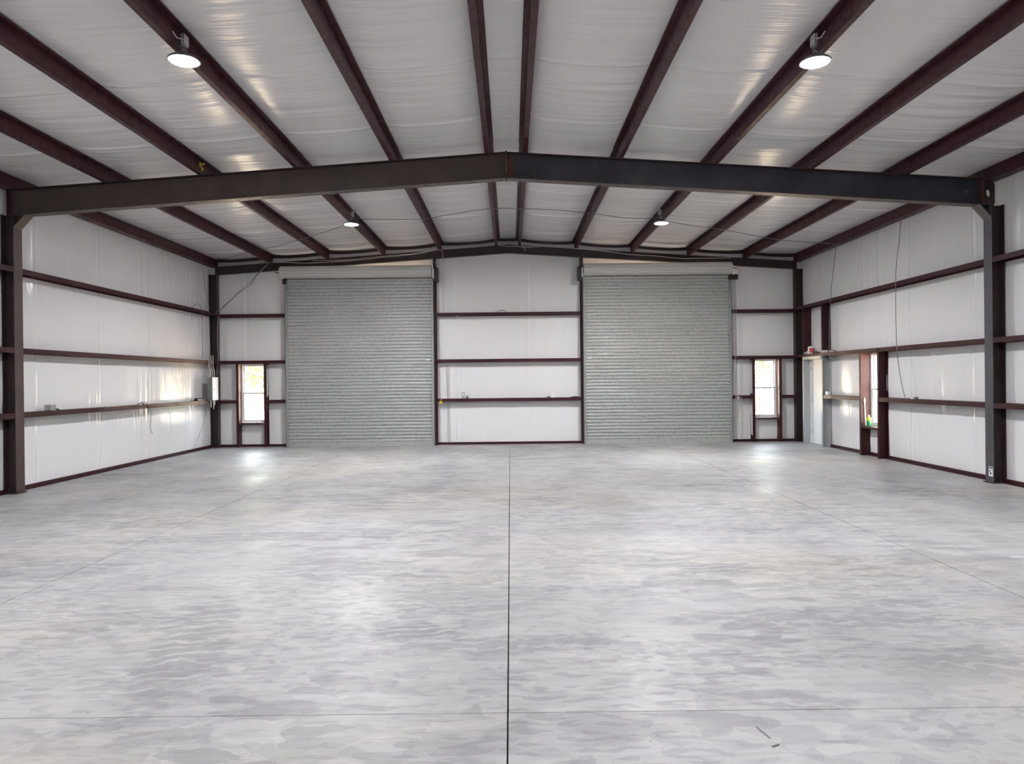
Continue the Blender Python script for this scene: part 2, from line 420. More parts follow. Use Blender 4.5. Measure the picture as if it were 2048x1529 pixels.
girt_side('wall_girt', 'top maroon steel girt along right wall between right column and far corner', 1, YM+0.1, YG, 3.43, 'side wall girts')
girt_side('wall_girt', 'middle maroon steel girt along right wall above side window and door frame', 1, YM+0.1, YG, 2.21, 'side wall girts')
girt_side('wall_girt', 'bottom maroon girt on right wall between right column and side window', 1, YM+0.1, WS[0]-0.07, 1.22, 'side wall girts')
girt_side('wall_girt', 'short bottom girt on right wall between side window and grey door frame', 1, WS[1]+0.07, WD[0]-0.07, 1.22, 'side wall girts')
ez = [(3.385, 'top'), (2.195, 'middle'), (1.19, 'bottom')]
for z, nm in ez:
    girt_end('wall_girt', f'{nm} maroon steel girt on end wall between the two roll-up doors', -1.785, 1.885, z-0.004, 'end wall girts')
for z, nm in ez[:2]:
    girt_end('wall_girt', f'{nm} maroon girt on end wall left of left roll-up door', -7.38, -5.66, z+0.015, 'end wall girts')
    girt_end('wall_girt', f'{nm} maroon girt on end wall right of right roll-up door', 5.75, 7.38, z+0.005, 'end wall girts')
girt_end('wall_girt', 'short bottom girt between left corner column and left window post', -7.38, -6.925, 1.20, 'end wall girts')
girt_end('wall_girt', 'short bottom girt between left window and left roll-up door', -6.14, -5.66, 1.20, 'end wall girts')
girt_end('wall_girt', 'short bottom girt between right roll-up door and right window', 5.75, 6.26, 1.19, 'end wall girts')
girt_end('wall_girt', 'short bottom girt between right window and right corner column', 7.02, 7.38, 1.19, 'end wall girts')
# base channels
def base_side(name, sgn, y0, y1, parent=None):
    m = MB().box(sgn*(HX-0.045), sgn*(HX-0.02), y0, y1, 0, 0.065).box(sgn*(HX-0.09), sgn*(HX-0.02), y0, y1, 0, 0.006, )
    return m.build(name, M_RED, parent)
b = base_side('baseboard_left', -1, YR, YB-0.03); tag(b, kind='structure')
b = struct('baseboard_right', loc=(HX, 12, 0))
base_side('base_angle', 1, YR, WD[0]-0.04, b)
base_side('base_angle', 1, WD[1]+0.04, YB-0.03, b)
b = struct('baseboard_back', loc=(0, YB, 0))
for x0, x1 in ((-7.5, -5.64), (-1.83, 1.93), (5.72, 7.5)):
    MB().box(x0, x1, YB-0.05, YB-0.025, 0, 0.06).box(x0, x1, YB-0.085, YB-0.02, 0, 0.005).build('base_angle', M_RED, b)

# --- vertical framing posts
def post(label, c, d_ax, w_ax, z0, z1, m=M_RED, name='framing_post', group=None, d=0.195, w=0.066):
    """C channel: c = web corner at inner plane, d_ax = direction of depth (towards wall), w_ax = direction of flanges"""
    return tag(MB().sweep(c_prof(d, w), [(c[0], c[1], z0), (c[0], c[1], z1)], (d_ax, w_ax)).build(name, m), label, 'post', group)
Y_ = (0, 1, 0)
post('maroon steel post left of the left end window', (-6.85, YG, 0), Y_, (-1, 0, 0), 0.0, G2-0.07, group='window posts')
post('maroon steel post right of the left end window', (-6.21, YG, 0), Y_, (1, 0, 0), 0.0, G2-0.07, group='window posts')
post('maroon steel post left of the right end window', (6.335, YG, 0), Y_, (-1, 0, 0), 0.0, G2-0.07, group='window posts')
post('maroon steel post right of the right end window', (6.95, YG, 0), Y_, (1, 0, 0), 0.0, G2-0.07, group='window posts')
X_ = (1, 0, 0)
post('dark maroon post on far side of the right wall window', (GI, WS[1], 0), X_, (0, 1, 0), 0.0, G2-0.0, group='window posts')
post('dark maroon post on near side of the right wall window', (GI, WS[0], 0), X_, (0, -1, 0), 0.0, G2-0.0, group='window posts')
post('tall dark post beside right edge of left roll-up door', (-1.857, YG-0.03, 0), Y_, X_, 0.0, zr(-1.85)-0.21, group='tall door posts', d=0.205)
post('tall dark post beside left edge of right roll-up door', (1.96, YG-0.03, 0), Y_, (-1, 0, 0), 0.0, zr(1.93)-0.21, group='tall door posts', d=0.205)
post('hidden outer jamb channel of left roll-up door', (-5.635, YG+0.02, 0), Y_, X_, 0.0, 4.25, d=0.17, w=0.05)
post('hidden outer jamb channel of right roll-up door', (5.73, YG+0.02, 0), Y_, (-1, 0, 0), 0.0, 4.25, d=0.17, w=0.05)
post('dark maroon post above far jamb of grey door frame', (GI, WD[1], 0), X_, (0, 1, 0), G2+0.07, G1-0.04, group='posts above the door frame')
post('dark maroon post above near jamb of grey door frame', (GI, WD[0], 0), X_, (0, -1, 0), G2+0.07, G1-0.04, group='posts above the door frame')
for (a, b_), nm in ((DL, 'left'), (DR, 'right')):
    tag(MB().sweep(c_prof(0.15, 0.06), [(a+0.05, YG+0.045, DZ+0.0), (b_-0.06, YG+0.045, DZ+0.0)], (Y_, (0, 0, 1))).build('door_header', M_RED),
        f'maroon steel header channel behind coil of {nm} roll-up door', 'header')
# window sills and stubs below
def sill_end(x0, x1, label):
    t = thing('window_sill', label, 'sill', ((x0+x1)/2, YG+0.1, 0.57))
    MB().sweep([(0, 0), (0.195, 0), (0.195, 0.045), (0, 0.045)], [(x0, YG, 0.572), (x1, YG, 0.572)], (Y_, (0, 0, 1))).build('sill_channel', M_RED, t)
    for x in (x0+0.03, x1-0.03): MB().lathe([(0.009, 0), (0.009, 0.008)], (x, YG-0.009, 0.592), 6, 'y').build('bolt', M_GALV, t)
sill_end(WINL[0]+0.002, WINL[1]-0.002, 'maroon steel sill under the left end window')
sill_end(WINR[0]+0.002, WINR[1]-0.002, 'maroon steel sill under the right end window')
tag(MB().box(GI, HX-0.03, WS[0]+0.002, WS[1]-0.002, 0.57, 0.614).build('window_sill', M_RED, bevel=0.003), 'maroon steel sill under right wall window holding green bottle', 'sill')
# grey walk-door frame in the right wall
dfm = struct('door_3', 'light grey painted steel walk door with channel frame in right wall', 'door', (HX, 17.28, 0))
MB().sweep(c_prof(0.2, 0.066), [(GI-0.01, WD[1], 0), (GI-0.01, WD[1], 2.07)], (X_, (0, 1, 0))).build('jamb', M_JAMB, dfm)
MB().sweep(c_prof(0.2, 0.066), [(GI-0.01, WD[0], 0), (GI-0.01, WD[0], 2.13)], (X_, (0, -1, 0))).build('jamb', M_JAMB, dfm)
MB().sweep(c_prof(0.2, 0.066), [(GI-0.01, WD[0]-0.06, 2.075), (GI-0.01, WD[1]+0.06, 2.075)], (X_, (0, 0, 1))).build('head', M_JAMB, dfm)
lf = MB().box(HX-0.05, HX-0.005, WD[0]+0.04, WD[1]-0.04, 0.012, 2.03).build('door_leaf', M_WHITE, dfm, bevel=0.004)
MB().box(HX-0.08, HX+0.06, WD[0]+0.003, WD[0]+0.04, 0, 2.07).box(HX-0.08, HX+0.06, WD[1]-0.04, WD[1]-0.003, 0, 2.07).box(HX-0.08, HX+0.06, WD[0], WD[1], 2.03, 2.07).build('door_frame', M_WHITE, dfm)
MB().tube([(HX-0.06, WD[0]+0.11, 1.0), (HX-0.12, WD[0]+0.11, 1.0), (HX-0.12, WD[0]+0.22, 1.0)], 0.01, 8).build('handle', M_GALV, lf)
for z in (0.25, 1.0, 1.8): MB().lathe([(0.009, 0), (0.009, 0.1)], (HX-0.06, WD[1]-0.035, z), 8).build('hinge', M_GALV, lf)
MB().box(HX-0.12, HX+0.05, WD[0], WD[1], 0, 0.012).build('threshold', M_GALV, dfm)

# ---------------------------------------------------------------- windows
M_GLASS = bpy.data.materials.new('thin_glass'); M_GLASS.use_nodes = True
nt = M_GLASS.node_tree; nt.nodes.clear()
o_ = nt.nodes.new('ShaderNodeOutputMaterial'); mx = nt.nodes.new('ShaderNodeMixShader'); tr = nt.nodes.new('ShaderNodeBsdfTransparent')
gl = nt.nodes.new('ShaderNodeBsdfGlossy'); gl.inputs['Roughness'].default_value = 0.02; lw = nt.nodes.new('ShaderNodeLayerWeight'); lw.inputs[0].default_value = 0.5
pw = nt.nodes.new('ShaderNodeMath'); pw.operation = 'POWER'; pw.inputs[1].default_value = 5.0; nt.links.new(lw.outputs['Facing'], pw.inputs[0])
fr = nt.nodes.new('ShaderNodeMath'); fr.operation = 'MULTIPLY_ADD'; fr.inputs[1].default_value = 0.9; fr.inputs[2].default_value = 0.04; nt.links.new(pw.outputs[0], fr.inputs[0])
tr.inputs[0].default_value = (0.95, 0.97, 0.96, 1)
nt.links.new(fr.outputs[0], mx.inputs[0]); nt.links.new(tr.outputs[0], mx.inputs[1]); nt.links.new(gl.outputs[0], mx.inputs[2]); nt.links.new(mx.outputs[0], o_.inputs[0])
def window(n, label, a0, a1, z0, z1, base, side):
    """side: 'end' spans X at Y=base, 'right' spans Y at X=base"""
    def B(m, a, b_, d0, d1, c_, d):
        return m.box(a, b_, base+d0, base+d1, c_, d) if side == 'end' else m.box(base+d0, base+d1, a, b_, c_, d)
    w = struct(f'window_{n}', label, 'window', ((a0+a1)/2, base, z0) if side == 'end' else (base, (a0+a1)/2, z0))
    f = 0.035; m = MB()
    B(m, a0, a0+f, -0.01, 0.075, z0, z1); B(m, a1-f, a1, -0.01, 0.075, z0, z1)
    B(m, a0+f, a1-f, -0.01, 0.075, z0, z0+f); B(m, a0+f, a1-f, -0.01, 0.075, z1-f, z1)
    m.build('window_frame', M_WVIN, w)
    zm = z0+(z1-z0)*0.50
    for (c_, d, off) in ((z0+f, zm+0.02, 0.0), (zm-0.02, z1-f, 0.035)):
        m = MB(); s = 0.032; p, q = a0+f, a1-f
        B(m, p, p+s, off, off+0.03, c_, d); B(m, q-s, q, off, off+0.03, c_, d)
        B(m, p+s, q-s, off, off+0.03, c_, c_+s); B(m, p+s, q-s, off, off+0.03, d-s, d)
        sa = m.build('sash', M_WVIN, w)
        m = MB(); B(m, p+s, q-s, off+0.012, off+0.016, c_+s, d-s); m.build('pane', M_GLASS, sa)
    return w
window(1, 'white vinyl single-hung window left of left roll-up door', WINL[0]+0.003, WINL[1]-0.003, 0.622, 2.13, YB-0.0, 'end')
window(2, 'white vinyl single-hung window right of right roll-up door', WINR[0]+0.003, WINR[1]-0.003, 0.622, 2.13, YB-0.0, 'end')
window(3, 'white vinyl single-hung window in the right wall', WS[0]+0.003, WS[1]-0.003, 0.622, 2.13, HX-0.0, 'right')

# ---------------------------------------------------------------- roll-up doors
def rollup(n, label, x0, x1, ends):
    """x0..x1 curtain; ends = coil extents; first end is the outer (wall) side"""
    Yc = 18.16; d = struct(f'door_{n}', label, 'roll-up door', ((x0+x1)/2, Yc, 0))
    pitch = 0.0852; zb = 0.105
    w = x1-x0; prof = [(0.0, 0.0), (-0.004, 0.006), (-0.013, 0.020), (-0.016, 0.042), (-0.013, 0.062), (-0.005, 0.0725), (0.004, 0.0745), (0.012, 0.0760), (0.012, 0.0820), (0.0, 0.0852)]
    vs = []; fs = []
    for x in (-w/2, w/2): vs += [(x, a, z) for a, z in prof]
    nn = len(prof)
    for i in range(nn-1): fs.append((i, i+1, nn+i+1, nn+i))
    # thin back so the slat has thickness
    vs += [(-w/2, 0.018, 0.0), (-w/2, 0.018, pitch), (w/2, 0.018, 0.0), (w/2, 0.018, pitch)]
    fs.append((2*nn, 2*nn+2, 2*nn+3, 2*nn+1))
    me = MB(); me.add(vs, fs); me = me.mesh('slat', M_GREY); me.polygons.foreach_set('use_smooth', [True]*len(me.polygons))
    k = 0; z = zb
    while z+pitch < 4.42:
        o = bpy.data.objects.new('slat', me); C.objects.link(o); o.parent = d; o.matrix_parent_inverse = d.matrix_basis.inverted()
        o.location = ((x0+x1)/2, Yc, z); z += pitch; k += 1
    MB().box(x0, x1, Yc-0.028, Yc+0.028, 0.008, 0.108).box(x0, x1, Yc-0.05, Yc+0.02, 0.002, 0.012).build('bottom_bar', M_GREY, d, bevel=0.003)
    for gx0, gx1, lipx in ((x0-0.055, x0+0.012, x0), (x1-0.012, x1+0.055, x1)):
        g = MB().box(gx0, gx1, Yc-0.045, Yc-0.035, 0, 4.30).box(gx0, gx1, Yc+0.03, Yc+0.04, 0, 4.30)
        g.box(gx0 if gx0 < x0 else gx1-0.01, gx0+0.01 if gx0 < x0 else gx1, Yc-0.045, YG+0.02, 0, 4.30)
        go = g.build('guide', M_GUIDE, d)
        for kk in range(7):
            MB().lathe([(0.010, 0), (0.010, 0.010)], ((gx0+gx1)/2, Yc-0.055, 0.55+kk*0.58), 6, 'y').build('bolt', M_BLACK, go)
    # coil: curtain wound round the drum, faceted by its ribs
    cz, cy, R = 4.413, 18.02, 0.150; xa, xb = ends; L_ = abs(xb-xa)
    pr = []; nseg = 10
    m = MB(); npts = 0; poly = []
    for k2 in range(nseg):
        for t, rr in ((0.08, R), (0.5, R+0.006), (0.92, R), (0.96, R-0.012), (1.04, R-0.012)):
            a = 2*PI*(k2+t)/nseg+0.35; poly.append((math.cos(a)*rr, math.sin(a)*rr))
    ring = [(xa, 0.93), (xa+0.03*(1 if xb > xa else -1), 1.0), (xb, 1.0)]
    vv = []
    for x, s_ in ring: vv += [(x, cy+a*s_, cz+b2*s_) for a, b2 in poly]
    n_ = len(poly); ff = []
    for i in range(len(ring)-1):
        for k2 in range(n_):
            j = (k2+1) % n_; ff.append((i*n_+k2, i*n_+j, (i+1)*n_+j, (i+1)*n_+k2))
    ff.append(tuple(range(n_))[::-1]); ff.append(tuple(range((len(ring)-1)*n_, len(ring)*n_)))
    m.add(vv, ff); m.build('coil', M_COIL, d)
    sgn = -1 if xa < xb else 1                   # outward direction of the outer end
    MB().tube([(xa-sgn*0.1, cy, cz+0.0), (xa+sgn*0.13, cy, cz)], 0.013, 8).build('axle', M_BLACK, d)
    # outer bracket below the coil
    xo = x0-0.03 if sgn < 0 else x1+0.03
    MB().box(xo-0.055, xo+0.03, 18.05, YG+0.03, 4.13, 4.25).box(xo-0.02, xo+0.075 if sgn < 0 else xo+0.02, 18.0, 18.04, 4.20, 4.27).build('bracket', M_BLACK, d, bevel=0.006)
    # inner bracket plate and operator
    xi = x1+0.055 if sgn < 0 else x0-0.055; s2 = 1 if sgn < 0 else -1
    pl = MB(); pl.sweep([(0.0, -0.02), (0.12, -0.02), (0.12, 0.34), (0.075, 0.36), (0.05, 0.52), (0.0, 0.54)], [(xi, YG-0.06, 4.17), (xi, YG-0.05, 4.17)], (((s2, 0, 0)), (0, 0, 1)))
    pl.build('bracket', M_BLACK, d)
    MB().box(xi+s2*0.03, xi+s2*0.135, 18.0, 18.12, 4.14, 4.44).build('operator_box', M_BLACK, d, bevel=0.008)
    MB().box(xi+s2*0.0, xi+s2*0.026, 17.96, 18.05, 4.22, 4.46).build('spring_tube', M_WHITE, d)
    for s_ in (0.2, 0.85):
        MB().lathe([(0.014, 0), (0.014, 0.02)], (x0+(x1-x0)*s_, 18.02, 4.255), 8, 'y').build('stop_clip', M_WHITE, d)
    ex = (x1 if sgn < 0 else x0); MB().box(ex, ex-s2*0.30, Yc-0.10, Yc-0.04, 0.0, 0.018).build('step_plate', M_GALV, d)
    MB().box(ex-s2*0.16, ex-s2*0.06, Yc-0.03, Yc-0.012, 2.17, 2.19).build('latch', M_WHITE, d)
    return d
d1 = rollup(1, 'left grey corrugated steel roll-up door, closed', -5.56, -1.895, (-5.68, -1.87))
d2 = rollup(2, 'right grey corrugated steel roll-up door, closed, with hoist chain', 1.99, 5.66, (5.69, 1.955))
ch = MB()
ch.tube([(5.755, 18.1, 4.20), (5.745, 18.1, 3.6), (5.765, 18.1, 3.0), (5.775, 18.1, 2.096), (5.789, 18.1, 1.21), (5.793, 18.1, 0.40), (5.82, 18.1, 0.37)], 0.006, 5)
ch.tube([(5.815, 18.1, 4.20), (5.82, 18.1, 3.0), (5.825, 18.1, 1.21), (5.84, 18.1, .6), (5.90, 18.1, .2), (5.93, 18.1, 0.10), (5.945, 18.1, 0.15), (5.94, 18.1, 0.6), (5.93, 18.1, 2.0)], 0.005, 5)
tag(ch.build('hoist_chain', M_CABLEW, d2), 'pale hanging hoist chain')
MB().box(5.755, 5.85, 18.02, 18.2, 4.13, 4.26).build('sprocket', M_BLACK, d2, bevel=0.01)

# ---------------------------------------------------------------- columns and rafters
def ibeam(dep, wid, t=0.010):
    """a = depth direction (0..dep), b = width direction, centred"""
    w = wid/2; return [(0, -w), (t, -w), (t, -t/2), (dep-t, -t/2), (dep-t, -w), (dep, -w), (dep, w), (dep-t, w), (dep-t, t/2), (t, t/2), (t, w), (0, w)]
def column(label, sgn, y, wid, top, mf, mw, detail=False):
    root = thing('steel_column', label, 'column', (sgn*(GI+0.1), y, 0), 'frame columns')
    x0 = sgn*GI; D = (sgn, 0, 0)
    me = MB().sweep(ibeam(0.19, wid), [(x0, y, 0.012), (x0, y, top)], (D, Y_)); sh = me.build('column_shaft', mw, root)
    f = MB().box(x0-sgn*0.0015, x0+sgn*0.0005, y-wid/2, y+wid/2, 0.012, top-0.002); f.build('inner_flange', mf, root)
    MB().box(x0-sgn*0.03, x0+sgn*0.20, y-wid/2-0.015, y+wid/2+0.015, 0, 0.014).build('base_plate', M_RED if not detail else M_COL, root)
    for dx in (0.05, 0.14):
        MB().lathe([(0.016, 0), (0.016, 0.03), (0.009, 0.03), (0.009, 0.05)], (x0+sgn*dx, y-wid/2+0.035, 0.014), 6).build('anchor_bolt', M_COL, root)
    return root
zt = zr(7.3)-0.40
cl = column('left intermediate steel column with brown inner flange', -1, YM, 0.19, zt+0.0, M_COLB, M_COL, True)
cr = column('right intermediate steel column with grey inner flange and white sticker', 1, YM, 0.19, zt+0.0, M_COLF, M_COL, True)
cc = column('left rear corner column beside the electrical panel', -1, YG+0.09, 0.165, zr(7.4)-0.2, M_COL, M_COL)
cd = column('right rear corner column beside the right end window', 1, YG+0.09, 0.165, zr(7.4)-0.2, M_COL, M_COL)
# knee braces and hole plate belong to the mid frame columns
for c_, s_, m_ in ((cl, -1, M_BROWN), (cr, 1, M_COLF)):
    xk = s_*(GI-0.18); xz = zr(xk)-0.40
    k = MB(); k.add([(s_*GI, YM-0.095, zt-0.20), (xk, YM-0.095, xz), (xk, YM+0.095, xz), (s_*GI, YM+0.095, zt-0.20),
                     (s_*(GI+0.01), YM-0.095, zt-0.195), (xk+s_*0.01, YM-0.095, xz+0.01), (xk+s_*0.01, YM+0.095, xz+0.01), (s_*(GI+0.01), YM+0.095, zt-0.195)],
                    [(0, 1, 2, 3), (4, 7, 6, 5), (0, 4, 5, 1), (1, 5, 6, 2), (2, 6, 7, 3), (3, 7, 4, 0)])
    k.build('knee_brace', m_, c_)
    k = MB(); k.add([(s_*GI, YM-0.006, zt-0.2), (xk, YM-0.006, xz), (s_*(GI), YM-0.006, zt), (s_*GI, YM+0.006, zt-0.2), (xk, YM+0.006, xz), (s_*(GI), YM+0.006, zt)],
                    [(0, 1, 2), (3, 5, 4), (0, 3, 4, 1), (1, 4, 5, 2), (2, 5, 3, 0)]); k.build('gusset', M_COL, c_)
# sticker on right column
st = MB().box(GI-0.005, GI-0.0025, YM-0.075, YM+0.02, 0.10, 0.21).box(GI-0.005, GI-0.0025, YM-0.075, YM+0.02, 0.215, 0.245).build('sticker', M_WHITE, cr); tag(st, 'white printed sticker')
MB().box(GI-0.007, GI-0.0045, YM-0.045, YM-0.012, 0.13, 0.16).box(GI-0.007, GI-0.0045, YM-0.02, YM+0.005, 0.165, 0.185).box(GI-0.007, GI-0.0045, YM-0.06, YM-0.0, 0.192, 0.197).box(GI-0.007, GI-0.0045, YM-0.07, YM+0.015, 0.222, 0.236).build('print', M_BLACK, st)
def rafter(label, sgn, y, dep, wid, mw, xe, plate=True, rust=None):
    root = thing('roof_rafter', label, 'rafter', (XC, y, zr(XC)-dep), 'roof rafters')
    A = Vector((XC, y, zr(XC))); B = Vector((sgn*xe, y, zr(sgn*xe)))
    w = wid/2; t = 0.012
    MB().sweep([(-t/2, -0.01), (t/2, -0.01), (t/2, -dep+0.01), (-t/2, -dep+0.01)], [A, B], (Y_, (0, 0, 1))).build('web', mw, root)
    MB().sweep([(-w, -t), (w, -t), (w, 0), (-w, 0)], [A, B], (Y_, (0, 0, 1))).build('top_flange', M_COL if dep > .3 else M_RED, root)
    MB().sweep([(-w, -dep), (w, -dep), (w, -dep+t), (-w, -dep+t)], [A, B], (Y_, (0, 0, 1))).build('bottom_flange', M_BROWN if dep > .3 else M_COL, root)
    if plate:
        MB().box(XC, XC+sgn*0.014, y-w, y+w, zr(XC)-dep-0.012, zr(XC)+0.012).build('splice_plate', rust or M_COL, root)
        for z in (0.06, 0.16, 0.26, 0.34):
            if z < dep: MB().lathe([(0.014, 0), (0.014, 0.014)], (XC+sgn*0.014, y-w+0.03, zr(XC)-z), 6, 'x').build('bolt', M_COL, root)
    return root
ra = rafter('left half of the near roof rafter, rusty brown web', -1, YM, 0.40, 0.17, M_BROWN, 7.50)
rb = rafter('right half of the near roof rafter, blue-black web', 1, YM, 0.40, 0.17, M_BLUE, 7.28, True, M_RUST)
rc = rafter('left half of end wall rafter above left roll-up door', -1, YG+0.08, 0.20, 0.12, M_COL, 7.45)
rd = rafter('right half of end wall rafter above right roll-up door', 1, YG+0.08, 0.20, 0.12, M_COL, 7.45)
# vertical stiffener on left end, rusty band and hole plate on right end of near rafter
MB().box(-7.50, -7.485, YM-0.085, YM+0.085, zr(7.5)-0.41, zr(7.5)+0.0).build('end_plate', M_RED, ra)
MB().box(7.28, 7.292, YM-0.08, YM+0.08, zr(7.3)-0.41, zr(7.3)+0.0).build('end_plate', M_RUST, rb)
hp = MB(); n8 = 10; hc = (7.40, zr(7.4)-0.20)
outer = [(7.29, -0.0), (7.47, -0.0), (7.50, -0.16), (7.50, -0.42), (7.29, -0.42)]
ov = []; iv = []
ring = []
for i in range(20):
    a = 2*PI*i/20+0.3
    dx, dz = math.cos(a), math.sin(a)
    tmax = min((0.10 if dx > 0 else 0.11)/max(abs(dx), 1e-3), (0.20 if dz > 0 else 0.22)/max(abs(dz), 1e-3))
    ring.append(((hc[0]+dx*tmax, hc[1]+dz*tmax), (hc[0]+0.03*dx-0.012*dz*0.5, hc[1]+0.055*dz)))
vv = []; ff = []
for (o1, i1) in ring:
    vv += [(o1[0], YM-0.006, o1[1]), (i1[0], YM-0.006, i1[1]), (i1[0], YM+0.006, i1[1]), (o1[0], YM+0.006, o1[1])]
for i in range(20):
    j = (i+1) % 20; ff += [(4*i, 4*j, 4*j+1, 4*i+1), (4*i+1, 4*j+1, 4*j+2, 4*i+2), (4*i+2, 4*j+2, 4*j+3, 4*i+3), (4*i+3, 4*j+3, 4*j, 4*i)]
hp.add(vv, ff); hp.build('haunch_plate', M_COL, rb)
# rust stain patch plate near ridge on the right half and chalk number
MB().box(XC+0.03, XC+0.10, YM-0.0085, YM-0.0062, zr(0.1)-0.37, zr(0.1)-0.03).build('rust_patch', M_RUST, rb)
fc = bpy.data.curves.new('chalk', 'FONT'); fc.body = '25'; fc.size = 0.075; fc.extrude = 0.0005
fo = bpy.data.objects.new('chalk_source', fc); C.objects.link(fo); bpy.context.view_layer.update()
fm = bpy.data.meshes.new_from_object(fo.evaluated_get(bpy.context.evaluated_depsgraph_get())); bpy.data.objects.remove(fo)
for v in fm.vertices: v.co = Vector((7.02+v.co.x, YM-0.0075+v.co.z, 4.42+v.co.y))
fm.materials.clear(); fm.materials.append(M_CHALK); tag(link('chalk_number', fm, rb), 'chalk number 25')

# ---------------------------------------------------------------- purlins
def purlin(label, sgn, off, y0, y1):
    x = XC+sgn*off; t = 0.005; h = 0.2; w = 0.066
    # Z section: bottom flange points down-slope, top flange up-slope
    prof = [(0, 0), (w, 0), (w, 0.018), (w-t, 0.018), (w-t, t), (t, t), (t, h), (-w, h), (-w, h-0.018), (-w+t, h-0.018), (-w+t, h-t), (0, h-t)]
    z = zr(x+sgn*0.03)+0.001
    return tag(MB().sweep(prof, [(x, y0, z), (x, y1, z)], ((sgn, 0, 0), (0, 0, 1))).build('roof_purlin', M_RED), label, 'purlin', 'roof purlins')
names = ['nearest the ridge', 'second from ridge', 'third from ridge, carrying lamp', 'fourth from ridge', 'fifth from ridge']
for sgn, sd_ in ((-1, 'left'), (1, 'right')):
    for k, off in enumerate(PX):
        p = purlin(f'maroon purlin on {sd_} slope before near rafter, {names[k]}', sgn, off, YR+0.05, YM+0.02)
        purlin(f'maroon purlin on {sd_} slope beyond near rafter, {names[k]}', sgn, off+0.006, YM-0.02, YB-0.03)
    # eave strut
    x = sgn*(GI+0.02)
    for y0, y1, nm in ((YR+0.05, YM-0.001, 'before the near rafter'), (YM+0.001, YB-0.03, 'beyond the near rafter')):
        z = zr(x)+0.0
        prof = [(0, 0), (0.165, 0), (0.165, 0.012), (0.007, 0.012), (0.007, 0.185), (0.06, 0.185), (0.06, 0.195), (0, 0.195)]
        tag(MB().sweep(prof, [(x, y0, z), (x, y1, z)], ((sgn, 0, 0), (0, 0, 1))).build('eave_strut', M_RED), f'maroon eave strut on top of {sd_} wall {nm}', 'eave strut', 'eave struts')
# rake angles at the ceiling edge of the end wall
for n, sgn in ((1, -1), (2, 1)):
    xsr = np.linspace(0, 7.45, 60); m = MB(); pts = []
    zz, ss = ceil_z(XC+sgn*xsr)
    for a, b_ in zip(range(59), range(1, 60)):
        xa, xb = XC+sgn*xsr[a], XC+sgn*xsr[b_]; za, zb2 = zz[a]-ss[a]*0.8, zz[b_]-ss[b_]*0.8
        h = 0.082
        m.add([(xa, YB-0.075, za-h), (xb, YB-0.075, zb2-h), (xb, YB-0.075, zb2), (xa, YB-0.075, za), (xa, YB-0.068, za-h), (xb, YB-0.068, zb2-h), (xb, YB-0.068, zb2), (xa, YB-0.068, za)],
              [(0, 1, 2, 3), (4, 7, 6, 5), (0, 4, 5, 1), (2, 6, 7, 3)])
    tag(m.build(f'trim_{n}', M_COL), kind='structure')

# ---------------------------------------------------------------- high bay lamps
M_LED = bpy.data.materials.new('led_lens'); M_LED.use_nodes = True
nt = M_LED.node_tree; nt.nodes.clear(); o_ = nt.nodes.new('ShaderNodeOutputMaterial'); em = nt.nodes.new('ShaderNodeEmission')
em.inputs[0].default_value = (0.975, 0.98, 1.0, 1); em.inputs[1].default_value = 720.0; nt.links.new(em.outputs[0], o_.inputs[0])
M_HOUS = mat('lamp_housing', (0.10, 0.10, 0.11), 0.4, 0.3)
def lamp(label, x, y, z, sgn):
    t = thing('high_bay_lamp', label, 'ceiling lamp', (x, y, z), 'round LED high bay lamps')
    ztop = zr(x)
    MB().lathe([(0.150, 0.0), (0.150, 0.018), (0.135, 0.03), (0.075, 0.04), (0.055, 0.055), (0.05, 0.075), (0.0, 0.078)], (x, y, z), 28).build('housing', M_HOUS, t, True)
    ln = MB(); vs = [(x, y, z-0.004)]+[(x+0.130*math.cos(2*PI*k/32), y+0.130*math.sin(2*PI*k/32), z-0.003) for k in range(32)]
    ln.add(vs, [(0, 1+(k+1) % 32, 1+k) for k in range(32)]); ln.build('lens', M_LED, t)
    ld = bpy.data.lights.new('lamp_light', 'AREA'); ld.shape = 'DISK'; ld.size = 0.25; ld.energy = LAMP_W; ld.color = (0.975, 0.98, 1.0)
    ld.spread = math.radians(155); lo = bpy.data.objects.new('lamp_light', ld); C.objects.link(lo); lo.parent = t; lo.location = (0, 0, -0.008)
    hk = [(x+0.022*math.cos(a), y, z+0.10+0.022*math.sin(a)) for a in np.linspace(-PI/2, PI*1.1, 12)]
    MB().tube(hk+[(x, y, z+0.13), (x, y, ztop+0.02)], 0.005, 6).build('hook', M_GALV, t)
    bx = x-sgn*0.045; MB().box(bx-0.018, bx+0.018, y-0.13, y-0.03, ztop+0.02, ztop+0.12).build('junction_box', M_GALV, t, bevel=0.003)
    MB().tube([(x, y-0.03, z+0.07), (x-sgn*0.05, y-0.05, z+0.11), (x-sgn*0.03, y-0.12, ztop+0.0), (bx, y-0.12, ztop+0.04)], 0.006, 6).build('cord', M_CABLE, t)
    MB().tube([(bx, y-0.13, ztop+0.06), (bx, y-0.25, ztop+0.02), (bx, y-0.33, ztop+0.04)], 0.005, 6).build('cable_tail', M_CABLEW, t)
lamp('bright round LED lamp under left purlin, nearest to camera', -3.08, 7.02, 4.80, -1)
lamp('bright round LED lamp under right purlin, nearest to camera', 3.16, 7.14, 4.78, 1)
lamp('smaller-looking round LED lamp beyond the near rafter on the left', -3.05, 14.25, 4.775, -1)
lamp('smaller-looking round LED lamp beyond the near rafter on the right', 3.14, 14.33, 4.755, 1)
lamp('round LED lamp above and behind the viewer, left side', -3.08, -0.2, 4.80, -1)
lamp('round LED lamp above and behind the viewer, right side', 3.16, -0.1, 4.80, 1)

